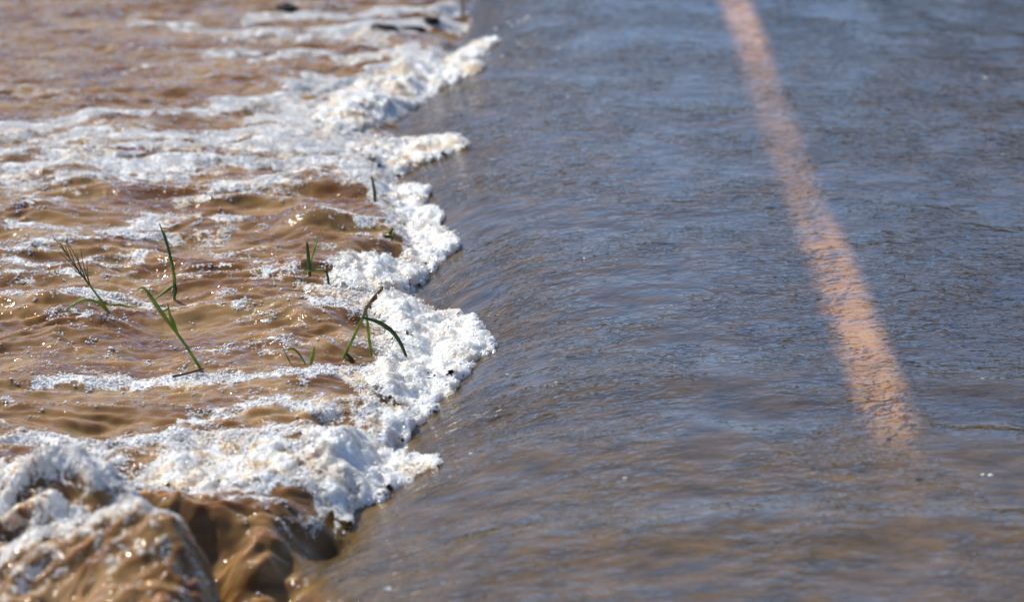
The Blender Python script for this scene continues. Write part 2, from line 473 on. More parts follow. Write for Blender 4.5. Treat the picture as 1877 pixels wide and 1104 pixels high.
# ------------------------------------------------------------------ foam drawn out in streaks (photo polyline, half width px, strength)
STREAKS = [([(600, 60), (740, 40), (860, 30)], 14, .9), ([(420, 60), (560, 70)], 10, .7), ([(640, 100), (760, 85)], 12, .8), ([(700, 10), (830, 15)], 12, .9), ([(380, 95), (480, 85)], 7, .5),
           ([(90, 880), (560, 845)], 14, .6), ([(480, 330), (600, 300)], 12, .5), ([(330, 365), (420, 350)], 10, .6), ([(0, 232), (200, 207), (400, 192), (620, 150)], 9, .9), ([(0, 245), (300, 243), (600, 235)], 11, .75),
           ([(0, 268), (320, 262), (640, 262)], 12, .85), ([(0, 312), (150, 283), (300, 300), (640, 285)], 15, .85),
           ([(0, 332), (250, 312), (450, 340)], 9, .6), ([(480, 200), (640, 190), (760, 130)], 26, 1.0), ([(560, 215), (640, 260), (660, 300)], 30, .9),
           ([(180, 418), (260, 402), (360, 378), (430, 392)], 11, .75), ([(20, 405), (150, 407)], 8, .7),
           ([(200, 430), (330, 432), (420, 425)], 7, .6), ([(0, 455), (120, 450)], 8, .5), ([(0, 500), (160, 502)], 8, .6),
           ([(0, 532), (200, 540), (330, 552), (430, 535)], 7, .6), ([(80, 575), (230, 580)], 6, .35), ([(60, 702), (150, 685), (330, 697), (520, 680), (600, 668)], 8, .8),
           ([(0, 815), (130, 812), (260, 787), (400, 775)], 9, .75), ([(100, 852), (230, 835), (430, 802), (560, 800)], 9, .75),
           ([(430, 738), (520, 728), (612, 757)], 13, .8), ([(440, 790), (560, 778)], 10, .7), ([(330, 760), (440, 745)], 9, .6),
           ([(450, 28), (700, 15), (840, 8)], 9, .8), ([(240, 30), (400, 58), (560, 46), (700, 72)], 9, .6), ([(460, 105), (560, 85), (740, 100)], 8, .6),
           ([(560, 135), (640, 160), (740, 150)], 14, .9), ([(0, 165), (130, 160)], 6, .4), ([(230, 118), (330, 105)], 6, .4),
           ([(220, 870), (420, 830), (540, 850)], 24, .6), ([(0, 905), (200, 893)], 22, .8), ([(0, 990), (180, 975)], 22, .8), ([(0, 1085), (120, 1075)], 20, .75), ([(270, 915), (480, 900)], 14, .55), ([(0, 945), (140, 940)], 12, .6), ([(120, 1030), (260, 1010)], 16, .6), ([(180, 1090), (330, 1085)], 14, .55), ([(230, 930), (330, 960)], 12, .5), ([(400, 930), (520, 935)], 9, .5), ([(0, 1030), (90, 1035)], 12, .5), ([(20, 470), (140, 480), (260, 470)], 8, .6), ([(380, 445), (500, 470)], 9, .6), ([(400, 340), (560, 345)], 12, .6), ([(60, 370), (140, 345)], 9, .6), ([(430, 560), (560, 590)], 7, .45), ([(330, 620), (460, 640)], 6, .4),
           ([(330, 330), (480, 290), (640, 320)], 18, .35), ([(480, 500), (560, 520), (620, 545)], 9, .6), ([(560, 560), (650, 570)], 9, .5),
           ([(560, 690), (640, 665), (700, 690)], 12, .7), ([(420, 640), (560, 630)], 7, .3), ([(700, 690), (640, 745), (660, 780)], 14, .6), ([(660, 420), (720, 400)], 10, .5),
           ([(600, 400), (700, 420)], 10, .5), ([(690, 470), (620, 490)], 8, .5), ([(160, 340), (20, 352)], 7, .4), ([(560, 895), (640, 930)], 10, .5)]

# main foam banks along the edge: (name, label, polygon px, height m, edge m, beige)
BANKS = [
 ('foam_bank', 'broad white foam fan in the middle, around the plant with the seed head', [(655, 548), (700, 527), (765, 533), (830, 545), (868, 568), (895, 600), (912, 630), (870, 650), (850, 680), (820, 700), (790, 728), (745, 742), (700, 735), (660, 705), (640, 678), (690, 655), (712, 625), (690, 590)], 0.034, 0.05, 0.10),
 ('foam_bank', 'rounded white foam mound just above the middle fan, right of the snapped blades', [(600, 522), (622, 482), (680, 462), (725, 470), (772, 462), (787, 480), (750, 512), (705, 530), (640, 545)], 0.034, 0.045, 0.12),
 ('foam_bank', 'ragged white foam strip reaching right beside the short dark grass blade', [(668, 332), (700, 315), (742, 320), (786, 335), (780, 358), (808, 375), (806, 398), (843, 424), (838, 440), (795, 470), (755, 482), (730, 455), (752, 430), (722, 402), (722, 378), (695, 360)], 0.028, 0.04, 0.15),
 ('foam_bank', 'cream foam tongue with a brown tip, lying alone behind the ragged strip', [(645, 272), (690, 243), (740, 230), (800, 240), (852, 252), (862, 264), (800, 281), (740, 295), (680, 303)], 0.030, 0.05, 0.7),
 ('foam_bank', 'blurred white foam ridge farthest back, its tip pointing at flying drops', [(560, 215), (640, 150), (760, 100), (890, 58), (917, 68), (885, 92), (862, 104), (893, 118), (820, 140), (772, 165), (725, 190), (690, 212), (650, 240), (600, 250)], 0.026, 0.07, 0.4),
 ('foam_bank', 'bright white foam tongue nearest the camera, above the dark hollow', [(545, 838), (600, 792), (655, 783), (742, 800), (800, 814), (802, 832), (762, 846), (740, 862), (692, 880), (648, 893), (640, 935), (600, 922), (566, 888), (540, 860)], 0.038, 0.045, 0.2),
 ('foam_bank', 'crumbled cream foam between the middle fan and the nearest tongue', [(648, 772), (690, 735), (752, 728), (775, 738), (748, 772), (702, 790), (660, 786)], 0.028, 0.04, 0.6),
 ('foam_bank', 'frothy cream cap on the amber wave at the left edge', [(-40, 890), (80, 874), (170, 882), (212, 905), (180, 922), (90, 918), (-40, 930)], 0.013, 0.05, 1.0),
 ('foam_bank', 'frothy cream cap on the nearest wave in the bottom left corner', [(-40, 980), (90, 962), (180, 966), (215, 985), (190, 1006), (110, 1002), (-40, 1020)], 0.013, 0.05, 1.0),
 ('foam_bank', 'lumpy cream foam crest on the brown wave at the lower left', [(225, 885), (330, 838), (420, 822), (500, 818), (545, 850), (535, 885), (470, 902), (400, 890), (300, 905), (245, 908)], 0.026, 0.06, 0.9),
]

def foam_field(x, y):
    f = np.zeros(x.shape)
    wx = x + 0.02 * fbm(x * 8, y * 6, 2, 121); wy = y + 0.06 * fbm(x * 7, y * 5, 2, 131)
    for pts, w, s in STREAKS:
        wp = [at(a, b, -0.02) for a, b in pts]
        m = px2m(np.mean([b for a, b in pts]))
        d = poly_dist(wx, wy, wp)
        f = np.maximum(f, s * np.exp(-(d / (w * m)) ** 2 * 0.5))
    for b in BANKS:
        wp = [at(a, c, -0.02) for a, c in b[2]]
        m = px2m(np.mean([c for a, c in b[2]]))
        d = poly_dist(wx, wy, wp + wp[:1]); d = np.where(inside(wx, wy, wp), 0, d)
        f = np.maximum(f, 0.85 * np.exp(-(d / (16 * m)) ** 2))
    cx = x + 0.035 * fbm(x * 5, y * 3, 2, 21); cy = y + 0.06 * fbm(x * 5, y * 3, 2, 31)
    crest = 0.9 * (ridged(cx * 2.3, cy * 4.4, 2, 51) - 0.66) + 0.6 * (ridged(cx * 6.5, cy * 12, 2, 61) - 0.66)
    f = f + 0.45 * (ridged(wx * 3.5, wy * 13, 2, 141) - 0.64) + crest * calm(x, y) + 0.19 + 0.07 * sstep(6.6, 6.1, y)
    return f

# ------------------------------------------------------------------ water sheet
def spread(a, b, h0, n):
    """n growing steps from a to b starting with step h0."""
    k = 1.0
    lo, hi = 1.0, 3.0
    L = abs(b - a)
    for _ in range(60):
        k = (lo + hi) / 2
        s = h0 * (k ** n - 1) / (k - 1) if k > 1.000001 else h0 * n
        if s > L: hi = k
        else: lo = k
    st = h0 * k ** np.arange(n)
    return a + np.sign(b - a) * np.cumsum(st) / st.sum() * L

xs = np.concatenate([spread(-1.75, -80, 0.01, 26)[::-1], np.arange(-1.75, 0.06, 0.0036), np.arange(0.06, 1.75, 0.0075), spread(1.75, 80, 0.02, 24)])
ysf = []
yy = 5.2
while yy < 12.5:
    ysf.append(yy); yy += 0.0060 * (yy / 7.0) ** 1.5
ys = np.concatenate([spread(5.2, -30, 0.02, 18)[::-1], np.array(ysf), spread(ysf[-1], 260, 0.02, 34)])
xs = np.unique(xs); ys = np.unique(ys)
GX, GY = np.meshgrid(xs, ys)
nx, ny = len(xs), len(ys)
core = np.exp(-np.clip(np.abs(GY - 8.7) - 4.5, 0, None) * 0.4)
Z = water_z(GX, GY)
co = np.stack([GX, GY, Z], -1).reshape(-1, 3)
I = np.arange(nx * ny).reshape(ny, nx)
quads = np.stack([I[:-1, :-1], I[:-1, 1:], I[1:, 1:], I[1:, :-1]], -1).reshape(-1, 4)
me = mesh_np('water', co, quads)
TURB = np.maximum(turbulence(GX, GY), sstep(0.0, 0.02, -step_wave(GX, GY)))
FOAM = foam_field(GX, GY) * (1 - np.clip(-step_wave(GX, GY) / 0.03, 0, 1)) * sstep(0.05, 0.9, TURB)
def road_z(x, y):
    """Cambered road with a shallow dip near the camera."""
    camber = -0.021 - 0.028 * np.clip((0.75 - x) / 0.5, 0, 1) - 0.105 * np.clip((0.34 - x) / 0.5, 0, 2) ** 1.3 - 0.010 * np.clip(x - 1.0, 0, 4)
    dip = -0.095 * sstep(6.72, 6.20, y) - 0.020 * sstep(8.0, 8.8, y) * sstep(11.0, 10.0, y) + 0.006 * sstep(10.4, 11.2, y)
    return camber + dip
DEPTHK = np.clip(Z - road_z(GX, GY), 0, 0.25)
attr(me, 'foam', FOAM); attr(me, 'turbulence', TURB); attr(me, 'depth', DEPTHK)
dd = GX - front_x(GY)
tt = GY + 0.34 * np.exp(-np.clip(dd, -0.1, None) / 0.24)
attr_vec(me, 'flow', np.stack([GX, tt, Z * 0], -1).reshape(-1, 3))
water = link('water', me, M_WATER)
tag(water, 'brown flood water running over the road and breaking at its edge', kind='structure')

def interp_grid(F, x, y):
    i = np.clip(np.searchsorted(xs, x) - 1, 0, nx - 2); j = np.clip(np.searchsorted(ys, y) - 1, 0, ny - 2)
    u = (x - xs[i]) / (xs[i + 1] - xs[i]); v = (y - ys[j]) / (ys[j + 1] - ys[j])
    return (F[j, i] * (1 - u) + F[j, i + 1] * u) * (1 - v) + (F[j + 1, i] * (1 - u) + F[j + 1, i + 1] * u) * v

def wz(x, y):
    return float(interp_grid(Z, np.array([x]), np.array([y]))[0])

# ------------------------------------------------------------------ road, painted line, ground
def sheet(name, x0, x1, y0, y1, z, mat, parent=None, n=1):
    X = np.linspace(x0, x1, n + 1); Y = np.linspace(y0, y1, n + 1)
    a, b = np.meshgrid(X, Y)
    c = np.stack([a, b, np.full(a.shape, z)], -1).reshape(-1, 3)
    J = np.arange((n + 1) ** 2).reshape(n + 1, n + 1)
    q = np.stack([J[:-1, :-1], J[:-1, 1:], J[1:, 1:], J[1:, :-1]], -1).reshape(-1, 4)
    return link(name, mesh_np(name, c, q, False), mat, parent)

ground = sheet('ground', -300, 300, -60, 500, -0.45, M_MUD)
tag(ground, 'muddy ground under the flood water', kind='structure')
# road sheet with a crumbled left edge
ry = np.concatenate([np.linspace(-30, 4.5, 40), np.linspace(4.6, 13, 260), np.linspace(13.3, 240, 120)])
ex = -0.36 + 0.05 * fbm(ry * 2, ry * 0, 3, 151)
cols = [ex - 0.02, ex, ex + 0.12] + [np.full(len(ry), c) for c in (-0.1, 0.0, 0.2, 0.4, 0.6, 0.8, 0.95, 1.1, 1.4, 2.0, 4.0, 7.0)]
RX = np.stack(cols, 1); RY = np.repeat(ry[:, None], len(cols), 1); RZ = road_z(RX, RY); RZ[:, 0] = -0.46
J = np.arange(RX.size).reshape(RX.shape)
rq = np.stack([J[:-1, :-1], J[:-1, 1:], J[1:, 1:], J[1:, :-1]], -1).reshape(-1, 4)
road = link('road', mesh_np('road', np.stack([RX, RY, RZ], -1).reshape(-1, 3), rq, True), M_ASPH)
tag(road, 'dark asphalt road lying under the shallow flood water', kind='structure')
# painted line, its edges worn ragged
LX0 = at(1641, 800, -0.035)[0]; LX1 = at(1341, 0, -0.03)[0]
LINE_X = (LX0 + LX1) / 2
LINE_W = 0.140
ly = np.concatenate([np.linspace(2, 4.8, 60), np.linspace(4.82, 13, 900), np.linspace(13.1, 60, 200)])
wob = 0.007 * fbm(ly * 9, ly * 0 + 3, 3, 161)
es = np.linspace(0, 1, 7)
LXX = LINE_X + (es[None, :] - 0.5) * LINE_W + wob[:, None]; LYY = np.repeat(ly[:, None], 7, 1)
J = np.arange(LXX.size).reshape(LXX.shape)
lq = np.stack([J[:-1, :-1], J[:-1, 1:], J[1:, 1:], J[1:, :-1]], -1).reshape(-1, 4)
lme = mesh_np('painted_line', np.stack([LXX, LYY, road_z(LXX, LYY) + 0.004], -1).reshape(-1, 3), lq, True)
attr(lme, 'edge', np.repeat((1 - np.abs(es * 2 - 1))[None, :], len(ly), 0))
line = link('painted_line', lme, M_PAINT, road)
line['label'] = 'yellow painted line showing through the brown water'

# ------------------------------------------------------------------ far wood whose dark mirror image lies on the water
def build_wood():
    nt = 84
    tx = np.tile(np.linspace(-48, 54, nt // 2), 2) + rng.normal(0, 0.9, nt)
    ty = np.repeat([47.0, 55.0], nt // 2) + rng.random(nt) * 5
    thh = 3.6 + 1.5 * rng.random(nt) + 3.0 * sstep(4, 11, tx) - 0.8 * np.exp(-((tx - 1) / 3.5) ** 2) + 3.2 * sstep(-2.5, -8, tx)
    # the wood goes on down both sides, added out of view to darken reflections
    ns = 34
    tx = np.concatenate([tx, 31 + rng.random(ns) * 6, -37 + rng.random(ns) * 6])
    ty = np.concatenate([ty, np.linspace(-12, 46, ns), np.linspace(-12, 46, ns)])
    thh = np.concatenate([thh, 5.5 + 2.5 * rng.random(2 * ns)])
    nt = len(tx); n = nt * 750
    idx = rng.integers(0, nt, n)
    v = rng.normal(size=(n, 3)); v /= np.linalg.norm(v, axis=1)[:, None]
    r = rng.random(n) ** 0.4
    low = rng.random(n) < 0.3
    c = np.stack([tx[idx] + v[:, 0] * r * 3.0, ty[idx] + v[:, 1] * r * 2.4, thh[idx] * 0.52 + v[:, 2] * r * thh[idx] * 0.47], -1)
    c[low, 2] = 0.2 + 2.2 * rng.random(low.sum())
    c[:, 2] = np.maximum(c[:, 2], 0.3)
    a = rng.normal(size=(n, 3)); a /= np.linalg.norm(a, axis=1)[:, None]
    b = np.cross(a, v); b /= np.linalg.norm(b, axis=1)[:, None] + 1e-9
    s = (0.25 + 0.30 * rng.random(n))[:, None]
    pts = np.stack([c - a * s, c - b * s * 0.6, c + a * s, c + b * s * 0.6], 1).reshape(-1, 3)
    q = np.arange(n * 4).reshape(n, 4)
    return link('wood', mesh_np('wood', pts, q, False), M_WOOD)
wood = build_wood()
tag(wood, 'dark green wood beyond the flooded road, mirrored in the water', 'wood', kind='stuff')

# ------------------------------------------------------------------ foam banks
ICO_V = None
def ico():
    global ICO_V, ICO_F
    if ICO_V is None:
        t = (1 + 5 ** 0.5) / 2
        V = np.array([[-1, t, 0], [1, t, 0], [-1, -t, 0], [1, -t, 0], [0, -1, t], [0, 1, t], [0, -1, -t], [0, 1, -t], [t, 0, -1], [t, 0, 1], [-t, 0, -1], [-t, 0, 1]], float)
        ICO_V = V / np.linalg.norm(V[0])
        ICO_F = np.array([[0, 11, 5], [0, 5, 1], [0, 1, 7], [0, 7, 10], [0, 10, 11], [1, 5, 9], [5, 11, 4], [11, 10, 2], [10, 7, 6], [7, 1, 8], [3, 9, 4], [3, 4, 2], [3, 2, 6], [3, 6, 8], [3, 8, 9], [4, 9, 5], [2, 4, 11], [6, 2, 10], [8, 6, 7], [9, 8, 1]])
    return ICO_V, ICO_F

OCT_V = np.array([[1, 0, 0], [0, 1, 0], [-1, 0, 0], [0, -1, 0], [0, 0, 1], [0, 0, -1]], float)
OCT_F = np.array([[0, 1, 4], [1, 2, 4], [2, 3, 4], [3, 0, 4], [1, 0, 5], [2, 1, 5], [3, 2, 5], [0, 3, 5]])

def balls(name, c, r, mat, parent=None, squash=1.0, low=False):
    V, F = (OCT_V * 1.15, OCT_F) if low else ico()
    n = len(c)
    rot = rng.random(n) * 6.28
    cs, sn = np.cos(rot)[:, None], np.sin(rot)[:, None]
    vx = V[None, :, 0] * cs - V[None, :, 1] * sn
    vy = V[None, :, 0] * sn + V[None, :, 1] * cs
    vz = np.broadcast_to(V[None, :, 2] * squash, vx.shape)
    P = np.stack([vx, vy, vz], -1) * r[:, None, None] + c[:, None, :]
    q = (F[None] + (np.arange(n) * len(V))[:, None, None]).reshape(-1, 3)
    return link(name, mesh_np(name, P.reshape(-1, 3), q, True), mat, parent)

def x_left(y, wp):
    """Left-hand outline of a polygon at depth y."""
    out = np.full(y.shape, 9.0)
    n = len(wp)
    for i in range(n):
        a, b = wp[i], wp[(i + 1) % n]
        lo, hi = (a, b) if a[1] < b[1] else (b, a)
        u = (y - lo[1]) / max(hi[1] - lo[1], 1e-6)
        out = np.where((u >= 0) & (u <= 1), np.minimum(out, lo[0] + (hi[0] - lo[0]) * u), out)
    return out

def bank(name, label, poly, H, edge, beige, seed):
    wp = np.array([at(a, b, -0.02) for a, b in poly])
    m = 0.05
    x0, y0 = wp[:, 0].min() - m, wp[:, 1].min() - 3 * m
    x1, y1 = wp[:, 0].max() + m, wp[:, 1].max() + 3 * m
    X = np.arange(x0, x1, 0.0032); Y = np.arange(y0, y1, 0.0060)
    A, B = np.meshgrid(X, Y)
    wx = A + 0.016 * fbm(A * 14, B * 12, 3, seed) ; wy = B + 0.05 * fbm(A * 12, B * 10, 3, seed + 7)
    wob = 0.010 * (worley(A * 28, B * 24, seed) - 0.45)
    d = poly_dist(wx, wy, list(wp) + [wp[0]])
    d = np.where(inside(wx, wy, wp), d, -d) - wob
    t = np.clip(d / edge, 0, 1)
    dome = np.sqrt(np.clip(1 - (1 - t) ** 2, 0, 1))
    w1 = worley(wx * 17, wy * 15, seed + 1); w2 = worley(A * 45, B * 38, seed + 2)
    w3 = worley(A * 110, B * 85, seed + 3)
    h = 0.85 * H * dome * (0.62 + 0.38 * fbm(A * 6, B * 4, 2, seed + 4)) + dome ** 0.5 * ((0.55 - w1) * 0.026 + (0.5 - w2) * 0.010 + (0.5 - w3) * 0.003)
    base = interp_grid(Z, A.ravel(), B.ravel()).reshape(A.shape)
    # the bank lies on the mean level, half following the waves below
    lvl = level(A, B) * 0.55 + base * 0.45
    z = np.where(d > 0, np.maximum(lvl, base - 0.004) + h, base + np.clip(d * 2.0, -0.05, 0) - 0.001)
    # bulge outwards so that the rim overhangs a little
    gy, gx = np.gradient(d, Y, X)
    bul = 0.007 * np.exp(-((t - 0.25) / 0.25) ** 2) * (d > 0)
    PX = A - gx * bul; PY = B - gy * bul
    keep = d > -0.016
    J = np.arange(A.size).reshape(A.shape)
    q = np.stack([J[:-1, :-1], J[:-1, 1:], J[1:, 1:], J[1:, :-1]], -1).reshape(-1, 4)
    kq = keep.ravel()[q].all(1)
    q = q[kq]
    used = np.unique(q); rem = np.full(A.size, -1); rem[used] = np.arange(len(used))
    me = mesh_np(name, np.stack([PX, PY, z], -1).reshape(-1, 3)[used], rem[q])
    lace = np.clip(1 - d / 0.030, 0, 1) * 0.60 + 0.75 * sstep(0.07, 0.0, A - x_left(B, wp)) * np.clip(1 - d / 0.05, 0, 1)
    lace = np.maximum(lace, (0.62 + 0.22 * (beige > 0.8)) * sstep(0.05 - 0.3 * (beige > 0.8), 0.55, fbm(A * 9, B * 5, 3, seed + 9)))
    attr(me, 'lace', np.clip(lace, 0, 1).ravel()[used])
    thin = np.clip(beige + 0.55 * (1 - t) - 0.25, 0, 1)
    attr(me, 'thin', thin.ravel()[used])
    o = link(name, me, M_FOAM)
    tag(o, label, 'foam', 'foam banks along the breaking edge')
    # loose bubbles on the bank, most at its rim
    n = int(len(used) * 0.055)
    pick = rng.choice(used, n, p=(lambda w: w / w.sum())((0.25 + 1.4 * np.exp(-(d.ravel()[used] / 0.02) ** 2)) * (d.ravel()[used] > -0.006)))
    c = np.stack([PX.ravel()[pick], PY.ravel()[pick], z.ravel()[pick]], -1) + rng.normal(0, 0.0015, (n, 3))
    r = 0.0014 + 0.0026 * rng.random(n) ** 2.5
    bb = balls('bubble_layer', c + [0, 0, 0.0005], r, M_BUB, o, low=True)
    bb['kind'] = 'stuff'
    return o

for i, b in enumerate(BANKS):
    bank(*b, seed=200 + i * 11)

# ------------------------------------------------------------------ bubbles and spray riding on the churn
def churn_bubbles():
    n0 = 1500000
    x = rng.uniform(-1.7, 0.05, n0); y = rng.uniform(5.3, 12.2, n0)
    keep = (np.abs(x) < y * 0.142) 
    x, y = x[keep], y[keep]
    f = interp_grid(FOAM, x, y); tb = interp_grid(TURB, x, y)
    fine = fbm(x * 26, y * 22, 3, 301)
    clus = fbm(x * 7, y * 6, 2, 311)
    p = np.clip((f + fine * 1.3 - 0.45), 0, 1) ** 1.2 * 0.75 + 0.009 * np.clip(clus + 0.25, 0, 1) 
    k = (rng.random(len(x)) < p) & (tb > 0.6)
    x, y = x[k], y[k]
    if len(x) > 80000: x, y = x[:80000], y[:80000]
    z = interp_grid(Z, x, y)
    r = 0.0011 + 0.0028 * rng.random(len(x)) ** 2.5
    o = balls('froth', np.stack([x, y, z + r * 0.35], -1), r, M_BUB, None, 0.6, low=True)
    tag(o, 'tiny white bubbles and froth strewn over the churning brown water', 'froth', kind='stuff')
churn_bubbles()

# ------------------------------------------------------------------ flecks of foam drifting on the smooth sheet
FLECKS = [(1003, 293, 4, 'tiny white fleck on smooth water right of the cream foam tongue'), (1070, 474, 5, 'white fleck in mid water, right of the foam mound and ragged strip'),
          (868, 832, 7, 'white fleck just off the tip of the nearest foam tongue'), (755, 857, 9, 'large white fleck tucked under the nearest foam tongue'),
          (1144, 877, 7, 'oval white fleck on the near brown ripples, between foam tongue and line'), (962, 882, 5, 'faint small fleck on the brown ripples right of the nearest foam tongue'),
          (712, 1081, 10, 'largest white fleck, at the bottom edge of the smooth water'), (1019, 733, 4, 'upper of two close white flecks right of the crumbled foam'),
          (1041, 745, 4, 'lower of two close white flecks right of the crumbled foam'), (1236, 670, 3, 'tiny fleck alone midway between the middle foam fan and the line'),
          (1812, 872, 10, 'long pale fleck near the right edge, beyond the painted line'), (1805, 141, 6, 'pale double fleck at the upper right, beyond the painted line'),
          (1026, 87, 6, 'blurred fleck far back, right of the flying drops'), (930, 687, 4, 'small fleck on the dark water below the middle foam fan'),
          (1638, 749, 4, 'tiny white fleck over the lower end of the painted line'), (1229, 560, 4, 'small fleck in mid water level with the middle foam fan'),
          (826, 152, 10, 'bright blurred fleck beside the farthest foam ridge'), (780, 945, 5, 'faint fleck on the near smooth water above the largest one')]
for k, (px, py, s, lab) in enumerate(FLECKS):
    p = at(px, py); p = at(px, py, wz(p[0], p[1]))
    m = px2m(py) * s * 0.5
    nb = 3 + k % 4
    c = np.zeros((nb, 3)); c[:, 0] = rng.normal(0, m * 0.8, nb); c[:, 1] = rng.normal(0, m * 0.9, nb); c[:, 2] = 0.0
    o = balls('foam_fleck', c, m * (0.6 + 0.5 * rng.random(nb)), M_BUB, None, 0.4)
    o.location = p
    tag(o, lab, 'foam fleck', 'foam flecks drifting on the smooth water')

def lump(n=1):
    """Uneven unit lump."""
    V, F = ico()
    vs_, fs_ = list(map(tuple, V)), [tuple(f) for f in F]
    for _ in range(n):
        cache = {}; nf = []
        def mid(a, c):
            kk = (min(a, c), max(a, c))
            if kk not in cache:
                p = (np.array(vs_[a]) + np.array(vs_[c])) / 2; p /= np.linalg.norm(p); vs_.append(tuple(p)); cache[kk] = len(vs_) - 1
            return cache[kk]
        for a, c, d in fs_:
            ab, cd, da = mid(a, c), mid(c, d), mid(d, a)
            nf += [(a, ab, da), (c, cd, ab), (d, da, cd), (ab, cd, da)]
        fs_ = nf
    P = np.array(vs_)
    o = rng.random(2) * 50
    k = 1 + 0.55 * fbm(P[:, 0] * 1.3 + o[0] + P[:, 2], P[:, 1] * 1.3 + o[1] - P[:, 2], 3, 181)
    return P * k[:, None], np.array(fs_)

# drops flung up at the far tip
DROPS = [(932, 40, 5, 'flying drop, upper of the left pair right of the far foam tip'), (938, 47, 5, 'flying drop, lower of the left pair right of the far foam tip'),
         (961, 37, 5, 'flying drop in the right cluster, just left of the brightest'), (968, 33, 8, 'brightest flying drop, rightmost of all at the top'),
         (951, 39, 4, 'dim flying drop between the left pair and the brightest'), (917, 73, 8, 'bright oval drop touching the farthest foam tip'),
         (857, 24, 6, 'ring shaped blurred drop above the farthest foam ridge'), (862, 37, 6, 'blurred drop just under the ring shaped one'),
         (909, 52, 5, 'small drop over the farthest foam tip'), (884, 102, 6, 'drop below the farthest foam tip, left of three'),
         (921, 103, 5, 'drop below the farthest foam tip, right of three'), (896, 98, 5, 'drop below the farthest foam tip, middle of three')]
for px, py, s, lab in DROPS:
    b = at(px, py + 22, -0.02); p = up(px, py, b)
    r = px2m(py) * s * 0.55
    P, F = lump(1)
    P = (P + 2 * P / np.linalg.norm(P, axis=1)[:, None]) / 3
    o = link('water_drop', mesh_np('water_drop', P * r * np.array([1.15, 1, 0.9]), F), M_BUB)
    o.location = p
    tag(o, lab, 'water drop', 'drops flying off the farthest foam tip')

# ------------------------------------------------------------------ dark lumps standing in for shade between the far waves
def shade_lump(p0, p1, thick, h, label, sink=0.2):
    """A dark lump, standing in for wave shade, lying between two spots of the photo."""
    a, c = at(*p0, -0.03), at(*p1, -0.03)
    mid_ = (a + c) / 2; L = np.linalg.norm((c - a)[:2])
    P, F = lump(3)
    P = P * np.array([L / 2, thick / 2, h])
    o = link('shade_lump', mesh_np('shade_lump', P, F), M_SHADE_LUMP)
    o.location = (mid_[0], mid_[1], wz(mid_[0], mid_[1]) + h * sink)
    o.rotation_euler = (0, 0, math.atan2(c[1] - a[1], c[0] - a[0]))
    tag(o, label, 'shade_lump', 'dark lumps standing in for shade among the waves')
shade_lump((509, 20), (543, 18), 0.10, 0.012, 'black lump standing in for wave shade at the top edge, leftmost of the far lumps')
shade_lump((676, 62), (724, 58), 0.12, 0.010, 'dark reddish lump standing in for shade between two far foam streaks')
shade_lump((728, 52), (770, 47), 0.10, 0.009, 'low dark lump standing in for wave shade, right beside the dark reddish one')
shade_lump((780, 44), (804, 42), 0.06, 0.012, 'smallest far lump standing in for wave shade, under the farthest foam ridge')

# ------------------------------------------------------------------ grass
def ribbon(name, pts, w, mat, parent, fold=0.25, twist=0.3, tip=0.1, n=16):
    """A grass blade: folded strip through points, width w (m) tapering to the tip."""
    P = np.array(pts, float)
    t = np.linspace(0, 1, len(P)); T = np.linspace(0, 1, n)
    # Catmull-Rom through the points
    out = []
    for s in T:
        f = s * (len(P) - 1); i = min(int(f), len(P) - 2); u = f - i
        p0, p1, p2, p3 = P[max(i - 1, 0)], P[i], P[i + 1], P[min(i + 2, len(P) - 1)]
        out.append(0.5 * ((2 * p1) + (-p0 + p2) * u + (2 * p0 - 5 * p1 + 4 * p2 - p3) * u * u + (-p0 + 3 * p1 - 3 * p2 + p3) * u ** 3))
    C = np.array(out)
    V = []
    for i in range(n):
        d = C[min(i + 1, n - 1)] - C[max(i - 1, 0)]; d /= np.linalg.norm(d) + 1e-9
        side = np.cross(d, [0.25, 1, 0.15]); side /= np.linalg.norm(side) + 1e-9
        nor = np.cross(side, d)
        a = twist * (i / n - 0.3) * 2
        s2 = side * math.cos(a) + nor * math.sin(a); n2 = nor * math.cos(a) - side * math.sin(a)
        q = i / (n - 1)
        ww = w * 0.5 * min(1, 0.55 + 1.6 * q) * (1 - (1 - tip) * max(0, (q - 0.45) / 0.55) ** 1.6)
        th = 0.0004
        V += [C[i] - s2 * ww + n2 * (fold * ww), C[i] - n2 * th, C[i] + s2 * ww + n2 * (fold * ww), C[i] + n2 * th + n2 * (0.02 * ww)]
    F = []
    for i in range(n - 1):
        a, b = i * 4, i * 4 + 4
        for k in range(4):
            F.append((a + k, a + (k + 1) % 4, b + (k + 1) % 4, b + k))
    F += [(0, 1, 2, 3), tuple((n - 1) * 4 + k for k in (3, 2, 1, 0))]
    return link(name, mesh_np(name, np.array(V), np.array(F)), mat, parent)

def tube(name, pts, r0, r1, mat, parent, seg=7, n=14):
    P = np.array(pts, float)
    d0 = np.linspace(0, 1, len(P)); T = np.linspace(0, 1, n)
    C = np.stack([np.interp(T, d0, P[:, k]) for k in range(3)], -1)
    if len(P) > 2:
        for _ in range(2): C[1:-1] = (C[:-2] + 2 * C[1:-1] + C[2:]) / 4
    V = []
    for i in range(n):
        d = C[min(i + 1, n - 1)] - C[max(i - 1, 0)]; d /= np.linalg.norm(d) + 1e-9
        a = np.cross(d, [0.3, 1, 0.1]); a /= np.linalg.norm(a) + 1e-9
        b = np.cross(d, a); r = r0 + (r1 - r0) * i / (n - 1)
        V += [C[i] + (a * math.cos(q) + b * math.sin(q)) * r for q in np.arange(seg) * 2 * math.pi / seg]
    F = [(i * seg + k, i * seg + (k + 1) % seg, (i + 1) * seg + (k + 1) % seg, (i + 1) * seg + k) for i in range(n - 1) for k in range(seg)]
    return link(name, mesh_np(name, np.array(V), np.array(F)), mat, parent)

